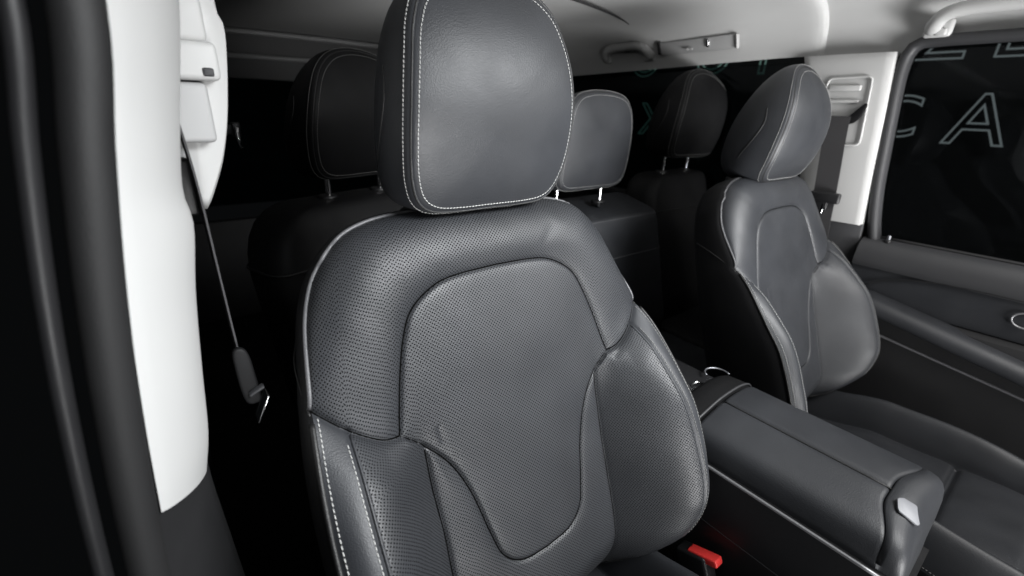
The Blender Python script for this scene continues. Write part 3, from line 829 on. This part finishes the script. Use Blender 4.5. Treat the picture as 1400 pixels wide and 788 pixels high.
# padded front cap
capr = []
cprof = np.vstack([LIDP, [(0.09, 0.46), (-0.11, 0.46)]])
for k, (y, sx, sz) in enumerate(((-0.2622, 1.0, 0.975), (-0.2628, 1.0, 0.990), (-0.265, 1.0, 1.0), (-0.276, 0.999, 0.998), (-0.288, 0.994, 0.985), (-0.297, 0.985, 0.96), (-0.304, 0.97, 0.915), (-0.309, 0.95, 0.84), (-0.313, 0.91, 0.70), (-0.316, 0.86, 0.52), (-0.319, 0.80, 0.33), (-0.321, 0.75, 0.15), (-0.322, 0.71, 0.02))):
    q = cprof.copy(); zb = 0.36
    fy = np.full(len(q), y); fy[:72] -= np.where(q[:72, 0] < 0, 0.024, 0.018) * sm(np.abs(q[:72, 0] + 0.03), 0.02, 0.1) * max(0, 1 - k / 9)
    top = np.arange(len(q)) < 72
    zz = np.where(top, zb + (q[:, 1] - zb) * sz, 0.34)
    capr.append(np.stack([(q[:, 0] + 0.01) * sx - 0.01, fy, zz], 1))
fix(loft('front_cap', capr, M_LEA, con, True, True))
low = [(-0.105, 0.0), (-0.112, 0.40), (-0.09, 0.46), (0.075, 0.46), (0.09, 0.40), (0.085, 0.0)]
profile_along_y('front_post', low, -0.30, -0.325, M_BLACK, con)
# release button on the cap
ci = int(np.argmin(np.abs(LIDP[:, 0] + 0.052)))
c0 = capr[4][ci]; tu = capr[4][ci + 3] - capr[4][ci - 3]; tv = capr[3][ci] - capr[5][ci]
tu /= np.linalg.norm(tu); bn = np.cross(tu, tv); bn /= np.linalg.norm(bn); bn *= np.sign(bn[2]); tv = np.cross(bn, tu)
kite = np.array([(-0.0115, 0.001), (-0.0105, 0.005), (-0.004, 0.0155), (-0.001, 0.0165), (0.004, 0.0155), (0.0115, 0.0055), (0.012, 0.003), (0.007, -0.005), (0.0012, -0.0165), (-0.0012, -0.0175), (-0.0035, -0.016)])
ra = math.radians(-32); kite = (kite * np.array([1.3, 0.95])) @ np.array([[math.cos(ra), math.sin(ra)], [-math.sin(ra), math.cos(ra)]]) * 1.12
bt = plate('release_button', kite, c0 + bn * 0.0005, tu, tv, 0.0030, M_LATCH, con, 0.001, 2)
# rear tray with cup holders
tr = [(-0.12, 0.53), (-0.12, 0.552), (-0.112, 0.556), (0.10, 0.556), (0.108, 0.552), (0.108, 0.53)]
profile_along_y('cup_tray', tr, 0.21, 0.055, M_BLACK, con)
for cx, cy, r in ((-0.01, 0.105, 0.036),):
    a = np.linspace(0, 2 * math.pi, 48, endpoint=False)
    tube('cup_holder_ring', np.stack([cx + r * np.cos(a), cy + r * np.sin(a), np.full(48, 0.5575)], 1), 0.0016, M_CHROME, con, 8, True)
    V, F = tube_vf(np.array([(cx, cy, 0.5565), (cx, cy, 0.5572)]), r - 0.001, 40); mesh('cup_well', V, F, M_BLACKM, con)
a = np.linspace(-0.6, 2.6, 30)
tube('tray_rim', np.stack([0.105 + 0.026 * np.cos(a), 0.075 + 0.026 * np.sin(a), np.full(30, 0.566)], 1), 0.0018, M_SATIN, con, 8)
tube('tray_catch', np.array([(0.03, 0.09, 0.558), (0.045, 0.088, 0.562), (0.06, 0.075, 0.558)]), 0.0018, M_CHROME, con, 8)

# ================================================================== RED SEAT BELT BUCKLE
bk = thing('belt_buckle', (-0.165, -0.092, 0.275), 'seat belt buckle with bright red release button beside the console', 'buckle')
rb = Matrix.Rotation(math.radians(-22), 3, 'X')
box('buckle_body', (0, 0, 0.055), (0.030, 0.056, 0.11), M_BLACK, bk, 0.005, 3, rb)
box('release_button', (0, 0.0, 0.110), (0.021, 0.054, 0.014), M_RED, bk, 0.003, 3, rb)
box('stalk', (0, 0.03, -0.07), (0.018, 0.036, 0.16), M_BLACK, bk, 0.004)

# ================================================================== NEAR B-PILLAR
pil = thing('pillar_trim', (-0.80, 0.16, 0), 'white door pillar trim in the left foreground, out of focus', 'pillar trim')
O = np.array([-0.80, 0.16, 0])
outer = cr([(-0.783, 0.10, 1.34), (-0.784, 0.10, 1.24), (-0.787, 0.10, 1.148), (-0.800, 0.10, 1.085), (-0.812, 0.10, 1.014), (-0.823, 0.10, 0.931), (-0.833, 0.10, 0.841), (-0.8405, 0.10, 0.757)], 60)
inner = cr([(-0.728, 0.20, 1.36), (-0.734, 0.20, 1.26), (-0.7405, 0.20, 1.168), (-0.760, 0.20, 1.066), (-0.768, 0.20, 1.015), (-0.766, 0.20, 0.982), (-0.777, 0.20, 0.916), (-0.787, 0.20, 0.836), (-0.796, 0.20, 0.757), (-0.806, 0.20, 0.71)], 60)
rings = []
for a_, b_ in zip(outer, inner):
    row = []
    for f in np.linspace(0, 1, 14):
        p = a_ * (1 - f) + b_ * f
        p = p + np.array([0.006, -0.006, 0]) * math.sin(math.pi * f) ** 0.7
        row.append(p)
    e = row[-1]
    for dx, dy in ((0.0, 0.004), (-0.002, 0.012), (-0.012, 0.03), (-0.03, 0.05)): row.append(e + np.array([dx, dy, 0]))
    rings.append(np.array(row) - O)
loft('upper_panel', rings, M_WHITE, pil, closed=False, cap=False)
# lower dark trim
o2 = cr([(-0.842, 0.102, 0.775), (-0.850, 0.102, 0.70), (-0.856, 0.10, 0.6), (-0.86, 0.10, 0.45), (-0.86, 0.1, 0.0)], 40)
i2 = cr([(-0.801, 0.202, 0.775), (-0.804, 0.20, 0.70), (-0.800, 0.19, 0.6), (-0.795, 0.18, 0.45), (-0.79, 0.17, 0.0)], 40)
rings = []
for a_, b_ in zip(o2, i2):
    row = [a_ * (1 - f) + b_ * f + np.array([0.003, -0.003, 0]) * math.sin(math.pi * f) for f in np.linspace(0, 1, 10)]
    row.append(row[-1] + np.array([-0.02, 0.04, 0])); rings.append(np.array(row) - O)
loft('lower_panel', rings, M_LOWTRIM, pil, closed=False, cap=False)
# belt height adjuster housing behind the panel edge
hou = [(-0.765, 1.36), (-0.70, 1.36), (-0.699, 1.19), (-0.694, 1.165), (-0.697, 1.13), (-0.706, 1.075), (-0.716, 1.035), (-0.727, 1.005), (-0.746, 0.968), (-0.756, 0.98), (-0.768, 1.03), (-0.765, 1.2)]
hs = cr(hou, 90, True)
rings = []
for d, s in ((0.0, 0.0), (0.0, 0.80), (0.004, 0.86), (0.014, 0.93), (0.03, 0.985), (0.05, 1.0), (0.09, 1.0)):
    c = np.array([-0.732, 1.16]); pp = c + (hs - c) * (1 - (1 - s) * 0.5 if s > 0 else 0.02)
    rings.append(np.stack([pp[:, 0], np.full(90, 0.30 + d - 0.02 * 0), pp[:, 1]], 1) - O)
adj = loft('belt_adjuster', rings, M_WHITE2, pil, True, False)
box('adjuster_gap', np.array([-0.7665, 0.286, 1.079]) - O, (0.006, 0.026, 0.062), M_BLACK, adj, 0.001)
box('adjuster_peg', np.array([-0.722, 0.274, 1.118]) - O, (0.010, 0.006, 0.008), M_DGREY, adj, 0.002)
for z, h, dx in ((1.165, 0.040, 0.0), (1.128, 0.036, 0.006)):
    box('adjuster_step', np.array([-0.742 + dx, 0.288, z]) - O, (0.050, 0.030, h), M_WHITE, adj, 0.006)
box('adjuster_button', np.array([-0.745, 0.290, 1.079]) - O, (0.040, 0.026, 0.058), M_LINERG, adj, 0.005)
box('belt_slot', np.array([-0.762, 0.285, 1.005]) - O, (0.016, 0.02, 0.06), M_BLACK, adj, 0.004)

# belt webbing seen edge-on, with the tongue
belt = thing('seat_belt', (-0.755, 0.26, 0.80), 'dark seat belt seen edge-on hanging beside the near white pillar', 'seat belt')
bo = np.array([-0.755, 0.26, 0.80])
bp_ = cr([(-0.760, 0.258, 1.09), (-0.757, 0.258, 1.06), (-0.754, 0.258, 1.01), (-0.7525, 0.258, 0.92), (-0.7505, 0.258, 0.822), (-0.748, 0.258, 0.79)], 30)
rings = []
for p in bp_:
    rings.append(np.array([(p[0] - 0.0009, p[1] - 0.023, p[2]), (p[0] + 0.0009, p[1] - 0.023, p[2]), (p[0] + 0.0009, p[1] + 0.023, p[2]), (p[0] - 0.0009, p[1] + 0.023, p[2])]) - bo)
sharp(loft('webbing', rings, M_WEB, belt), 40)
ol = cr([(-0.017, 0.055), (0.0, 0.060), (0.013, 0.045), (0.018, 0.0), (0.020, -0.045), (0.012, -0.052), (-0.008, -0.050), (-0.016, -0.03), (-0.019, 0.02)], 40, True)
plate('tongue_cover', ol * np.array([0.50, 0.62]), (0.006, -0.034, -0.005), (1, 0, 0), (0, 0.15, 1), 0.010, M_TONGUE, belt, 0.003, 3)
box('tongue_fold', (0.012, -0.049, -0.018), (0.018, 0.010, 0.004), M_DGREY, belt, 0.002, 2, Matrix.Rotation(math.radians(-25), 3, 'Y'))
box('tongue_blade', (0.016, -0.034, -0.050), (0.003, 0.022, 0.036), M_CHROME, belt, 0.001, 2, Matrix.Rotation(math.radians(25), 3, 'Y'))

# weatherstrip and door frame at the picture's left edge
sp_ = cr([(-0.796, 0.075, 1.34), (-0.797, 0.075, 1.24), (-0.801, 0.075, 1.14), (-0.8145, 0.075, 1.065), (-0.827, 0.075, 0.99), (-0.838, 0.075, 0.91), (-0.848, 0.075, 0.82), (-0.857, 0.075, 0.72), (-0.866, 0.075, 0.60), (-0.88, 0.075, 0.40), (-0.885, 0.075, 0.0)], 90)
ws = tube('weatherstrip', sp_, 0.0135, M_RUBBER, None, 20)
tag(ws, 'thick dark rubber weatherstrip running along the near white pillar', 'weatherstrip')
sp2 = sp_ + np.array([-0.026, -0.004, 0])
ws2 = tube('door_frame_seal', sp2, 0.006, M_BLACK, None, 16)
tag(ws2, 'thin black door frame seal at the left edge of the picture', 'door seal')

# ================================================================== FAR B-PILLAR
fp = thing('pillar_trim', (0.80, 0.20, 0), 'white door pillar trim beside the far front headrest and window', 'pillar trim')
O = np.array([0.80, 0.20, 0])
fe = cr([(0.792, 0.119, 1.262), (0.784, 0.116, 1.237), (0.784, 0.103, 1.123), (0.784, 0.091, 0.993), (0.786, 0.073, 0.815)], 50)
re = cr([(0.792, 0.34, 1.262), (0.784, 0.33, 1.237), (0.784, 0.30, 1.123), (0.784, 0.275, 0.993), (0.786, 0.25, 0.815)], 50)
rings = []
for a_, b_ in zip(fe, re):
    row = [a_ + np.array([0.04, 0.004, 0]), a_ + np.array([0.012, -0.001, 0]), a_ + np.array([0.004, 0.001, 0])]
    row += [a_ * (1 - f) + b_ * f + np.array([-0.006, 0, 0]) * math.sin(math.pi * f) ** 0.6 for f in np.linspace(0.02, 1, 12)]
    row.append(b_ + np.array([0.04, 0.01, 0])); rings.append(np.array(row) - O)
fix(loft('upper_panel', rings, M_WHITE, fp, closed=False, cap=False))
rings = []
for z in np.linspace(0.818, 0.0, 20):
    k = (0.818 - z)
    rings.append(np.array([(0.83, 0.072 - 0.06 * k, z), (0.789, 0.070 - 0.06 * k, z), (0.785, 0.076 - 0.06 * k, z), (0.782, 0.16, z), (0.786, 0.25, z), (0.83, 0.26, z)]) - O)
sharp(loft('lower_panel', rings, M_DGREY, fp, closed=False, cap=False), 40)
# recessed belt guide
gp = plate('guide_plate', rrect(0.105, 0.175, 0.014, 6), np.array([0.7795, 0.195, 1.115]) - O, (0, -1, 0.04), (0, 0.09, 1), -0.006, M_WHITE2, fp, 0.003, 3)
rim = np.array(rrect(0.105, 0.175, 0.014, 6)); rim = np.array([(0.7745, 0.195 - p[0] + 0.09 * p[1], 1.115 + p[1] + 0.04 * p[0]) for p in rim]) - O
tube('guide_rim', rim, 0.0030, M_WHITE2, fp, 8, True)
box('guide_ledge', np.array([0.774, 0.208, 1.176]) - O, (0.008, 0.078, 0.014), M_WHITE2, fp, 0.003)
box('guide_ledge', np.array([0.774, 0.205, 1.142]) - O, (0.007, 0.078, 0.008), M_WHITE2, fp, 0.003)
hook = cr([(0.045, -0.012), (0.02, -0.010), (-0.015, -0.002), (-0.035, 0.018), (-0.050, 0.034), (-0.052, 0.02), (-0.042, -0.008), (-0.022, -0.022), (0.02, -0.022), (0.045, -0.020)], 50, True)
plate('belt_hook', hook, np.array([0.774, 0.195, 1.105]) - O, (0, 1, 0), (0, 0, 1), -0.012, M_TONGUE, fp, 0.002, 2)
fb_ = thing('seat_belt', (0.77, 0.19, 0.9), 'grey seat belt webbing hanging on the far white pillar, black tongue below', 'seat belt')
bo = np.array([0.77, 0.19, 0.9])
rings = []
for z, yc, xx in ((1.104, 0.199, 0.762), (1.09, 0.198, 0.757), (1.03, 0.192, 0.755), (0.96, 0.184, 0.754), (0.885, 0.176, 0.752), (0.82, 0.170, 0.750), (0.70, 0.16, 0.75)):
    rings.append(np.array([(xx, yc - 0.029, z), (xx, yc + 0.029, z), (xx + 0.0018, yc + 0.029, z), (xx + 0.0018, yc - 0.029, z)]) - bo)
sharp(loft('webbing', rings, M_WEB, fb_), 40)
box('tongue_cover', np.array([0.742, 0.170, 0.884]) - bo, (0.018, 0.078, 0.030), M_BLACK, fb_, 0.006)
box('tongue_stem', np.array([0.742, 0.176, 0.862]) - bo, (0.012, 0.036, 0.030), M_BLACK, fb_, 0.004)
for dy in (-0.009, 0.011):
    box('tongue_blade', np.array([0.738, 0.178 + dy, 0.852]) - bo, (0.004, 0.007, 0.030), M_CHROME, fb_, 0.0015)

# ================================================================== FAR FRONT DOOR
door = thing('front_door', (0.80, 0.08, 0), 'dark grey far front door with tinted window, armrest and metal trim line', 'car door')
O = np.array([0.80, 0.08, 0])
Y0, Y1 = 0.066, -0.95
def dprof(pts, name, mat, par, y0=Y0 - 0.004, y1=Y1, dz=None, ny=16):
    P = np.array(pts, float) - np.array([0.80, 0])
    return profile_along_y(name, P, y0 - 0.08, y1 - 0.08, mat, par, ny, dz)
slope = lambda y: 0.020 * (y + 0.08) * -0.0
up_ = cr([(0.83, 0.60), (0.83, 0.772), (0.818, 0.783), (0.800, 0.784), (0.781, 0.776), (0.768, 0.758), (0.762, 0.735), (0.762, 0.716), (0.768, 0.708), (0.80, 0.706), (0.82, 0.65)], 60, True)
dprof(up_, 'upper_trim', M_DGREY, door)
mid = [(0.82, 0.722), (0.775, 0.715), (0.7715, 0.705), (0.773, 0.66), (0.776, 0.61), (0.82, 0.60)]
dprof(mid, 'inlay', M_LEA, door)
arm = cr([(0.80, 0.60), (0.79, 0.640), (0.755, 0.644), (0.728, 0.640), (0.714, 0.628), (0.709, 0.612), (0.714, 0.600), (0.75, 0.592)], 50, True)
dzarm = lambda y: 0.17 * (y + 0.08)
P_ = arm - np.array([0.80, 0])
profile_along_y('armrest', P_, Y0 - 0.086, Y1 - 0.08, M_LEA, door, 16, lambda y: 0.20 * min(0, y + 0.08))
tube('armrest_seam', np.array([(0.7128 - 0.80, y - 0.08, 0.603 + 0.20 * min(0, y)) for y in np.linspace(0.05, -0.9, 20)]), 0.0012, M_DGREY, door, 6)
lowp = [(0.83, 0.62), (0.752, 0.60), (0.746, 0.545), (0.742, 0.44), (0.752, 0.2), (0.76, 0.0), (0.83, 0.0)]
dprof(lowp, 'lower_panel', M_BLACKM, door)
tube('metal_trim', np.array([(0.744 - 0.80, y - 0.08, 0.541 + 0.145 * min(0, y)) for y in np.linspace(0.05, -0.9, 20)]), 0.0034, M_TRIMLINE, door, 8)
# crease line of the inlay
cl_ = cr([(0.7665, 0.02, 0.655), (0.768, -0.005, 0.672), (0.768, -0.04, 0.688), (0.767, -0.10, 0.703), (0.765, -0.17, 0.711), (0.764, -0.30, 0.714), (0.764, -0.9, 0.714)], 80)
tube('inlay_seam', cl_ - O, 0.0022, M_BLACK, door, 8)
# lock pin on the sill
V, F = tube_vf(np.array([(0.795, 0.005, 0.775), (0.795, 0.005, 0.787), (0.795, 0.005, 0.789)]) - O, np.array([0.009, 0.009, 0.006]), 16); mesh('lock_pin_base', V, F, M_BLACK, door)
V, F = tube_vf(np.array([(0.795, 0.005, 0.786), (0.795, 0.005, 0.797), (0.795, 0.005, 0.800)]) - O, np.array([0.0045, 0.0045, 0.003]), 14); mesh('lock_pin', V, F, M_SATIN, door)
# window frame and glass
yc_ = -0.42
fr_out = [(0.103, 1.29), (0.106, 1.265), (0.101, 1.22), (0.088, 1.12), (0.073, 0.98), (0.052, 0.83), (0.050, 0.775)]
def frame_strip(name, a_pts, wdt, xin, mat):
    A = cr(a_pts, 60); rings = []
    T_ = np.gradient(A, axis=0); T_ /= np.linalg.norm(T_, axis=1)[:, None]; Nn = np.stack([T_[:, 1], -T_[:, 0]], 1)
    for p, n in zip(A, Nn):
        row = []
        for f, x in ((0, 0.835), (0, xin + 0.006), (0.10, xin), (0.5, xin - 0.002), (0.85, xin + 0.002), (1.0, xin + 0.012), (1.0, 0.835)):
            row.append((x, p[0] + n[0] * wdt * f, p[1] + n[1] * wdt * f))
        rings.append(np.array(row) - O)
    return fix(loft(name, rings, mat, door, closed=False, cap=False))
frame_strip('window_frame', [(0.05, 0.772), (0.066, 0.83), (0.083, 0.92), (0.095, 1.02), (0.107, 1.13), (0.114, 1.21), (0.110, 1.262), (0.094, 1.286), (0.06, 1.295), (-0.1, 1.297), (-0.5, 1.297), (-0.9, 1.296)], -0.025, 0.792, M_DGREY)
box('window_pane', np.array([0.826, -0.42, 1.03]) - O, (0.005, 1.06, 0.55), M_GLASS, door, 0.001)
tube('glass_seal', np.array([(0.819, y, 0.786) for y in np.linspace(0.05, -0.9, 10)]) - O, 0.005, M_BLACKM, door, 8)
# door pull at the right picture edge
a = np.linspace(math.pi * 0.5, math.pi * 1.6, 24)
tube('handle_bezel', np.stack([np.full(24, 0.768), -0.30 - 0.022 * np.sin(a - math.pi) * 0 + 0.022 * (-np.cos(a)), 0.668 + 0.018 * np.sin(a)], 1) - O, 0.0022, M_STRIP, door, 8)

# ================================================================== CEILING FITTINGS
def grab_handle(y0, y1, x, z, label, mat):
    T = thing('grab_handle', (x, (y0 + y1) / 2, z), label, 'grab handle', 'grab handles on the ceiling edge')
    L = abs(y0 - y1) / 2
    p = cr([(0.006, L, -0.030), (-0.018, L * 0.97, -0.026), (-0.036, L * 0.82, -0.006), (-0.040, L * 0.45, 0.002), (-0.040, -L * 0.45, 0.002), (-0.036, -L * 0.82, -0.006), (-0.018, -L * 0.97, -0.026), (0.006, -L, -0.030)], 60)
    rr = 0.0150 + 0.003 * np.abs(np.linspace(-1, 1, 60)) ** 3
    tube('grip', p, rr, mat, T, 16)
    for s in (-1, 1):
        box('mount', (0.004, s * L * 0.93, -0.030), (0.022, 0.055, 0.040), mat, T, 0.008)
        box('screw_cover', (-0.010, s * L * 0.86, -0.040), (0.012, 0.022, 0.016), M_WHITE2, T, 0.004)
    return T
grab_handle(1.10, 0.88, 0.795, 1.325, 'grey grab handle next to the overhead lamp panel above the rear window', M_LINER)
grab_handle(0.060, -0.20, 0.79, 1.338, 'pale grab handle above the far front window, cut by the top right corner', M_WHITE2)
lp = thing('overhead_lamp', (0.782, 0.69, 1.312), 'grey overhead reading lamp panel beside the rear grab handle', 'reading lamp')
pan = plate('lamp_panel', rrect(0.30, 0.046, 0.008, 5), (-0.002, 0, 0.004), (0, -1, 0.02), (-0.42, 0, 0.90), 0.006, M_LINERG, lp, 0.003, 3)
box('end_trim', (-0.010, 0.148, 0.004), (0.008, 0.012, 0.046), M_BLACKM, lp, 0.002, 2, Matrix.Rotation(math.radians(-25), 3, 'Y'))
box('end_trim', (-0.011, -0.146, 0.004), (0.008, 0.006, 0.044), M_WHITE2, lp, 0.002, 2, Matrix.Rotation(math.radians(-25), 3, 'Y'))
box('switch', (-0.013, -0.045, 0.006), (0.006, 0.010, 0.026), M_CHROME, lp, 0.002, 2, Matrix.Rotation(math.radians(-25), 3, 'Y'))
for dy in (0.03, 0.012):
    box('push_button', (-0.012, dy, -0.008), (0.006, 0.008, 0.006), M_WHITE2, lp, 0.002)

# ================================================================== LIT SIGN OUTSIDE
sign = thing('lit_sign', (2.62, 1.2, 0.9), 'outlined letters of a pale green lit sign seen through the dark far windows', 'sign')
def letter(ch, y, z, h, mat, r=0.0045):
    cu = bpy.data.curves.new('letter', 'FONT'); cu.body = ch; cu.size = h / 0.70; cu.fill_mode = 'NONE'; cu.align_x = 'CENTER'
    cu.bevel_depth = r; cu.bevel_resolution = 2
    o = bpy.data.objects.new('letter', cu); COL.objects.link(o)
    dg = bpy.context.evaluated_depsgraph_get(); me = bpy.data.meshes.new_from_object(o.evaluated_get(dg))
    bpy.data.objects.remove(o)
    me.materials.clear(); me.materials.append(mat)
    o = bpy.data.objects.new('letter', me); COL.objects.link(o); o.parent = sign
    # text faces the van (towards -x): text x runs to -y, text y runs up
    M4 = Matrix(((0, 0, -1, 0), (-1, 0, 0, 0), (0, 1, 0, 0), (0, 0, 0, 1)))
    me.transform(M4)
    o.location = (-0.1, y - 1.2, z - 0.9)
    return o
for ch, y, z, h, mat in (('X', 2.10, 0.93, 0.24, M_NEONG), ('I', 2.45, 0.93, 0.24, M_NEONG), ('C', 0.50, 1.02, 0.21, M_NEON), ('A', 0.165, 1.0, 0.24, M_NEON),
                         ('O', 2.24, 1.37, 0.24, M_NEONG), ('O', 1.66, 1.37, 0.24, M_NEONG), ('I', 1.30, 1.36, 0.24, M_NEONG), ('Z', 0.42, 1.40, 0.24, M_NEON), ('L', 0.14, 1.40, 0.24, M_NEON)):
    letter(ch, y, z, h, mat)
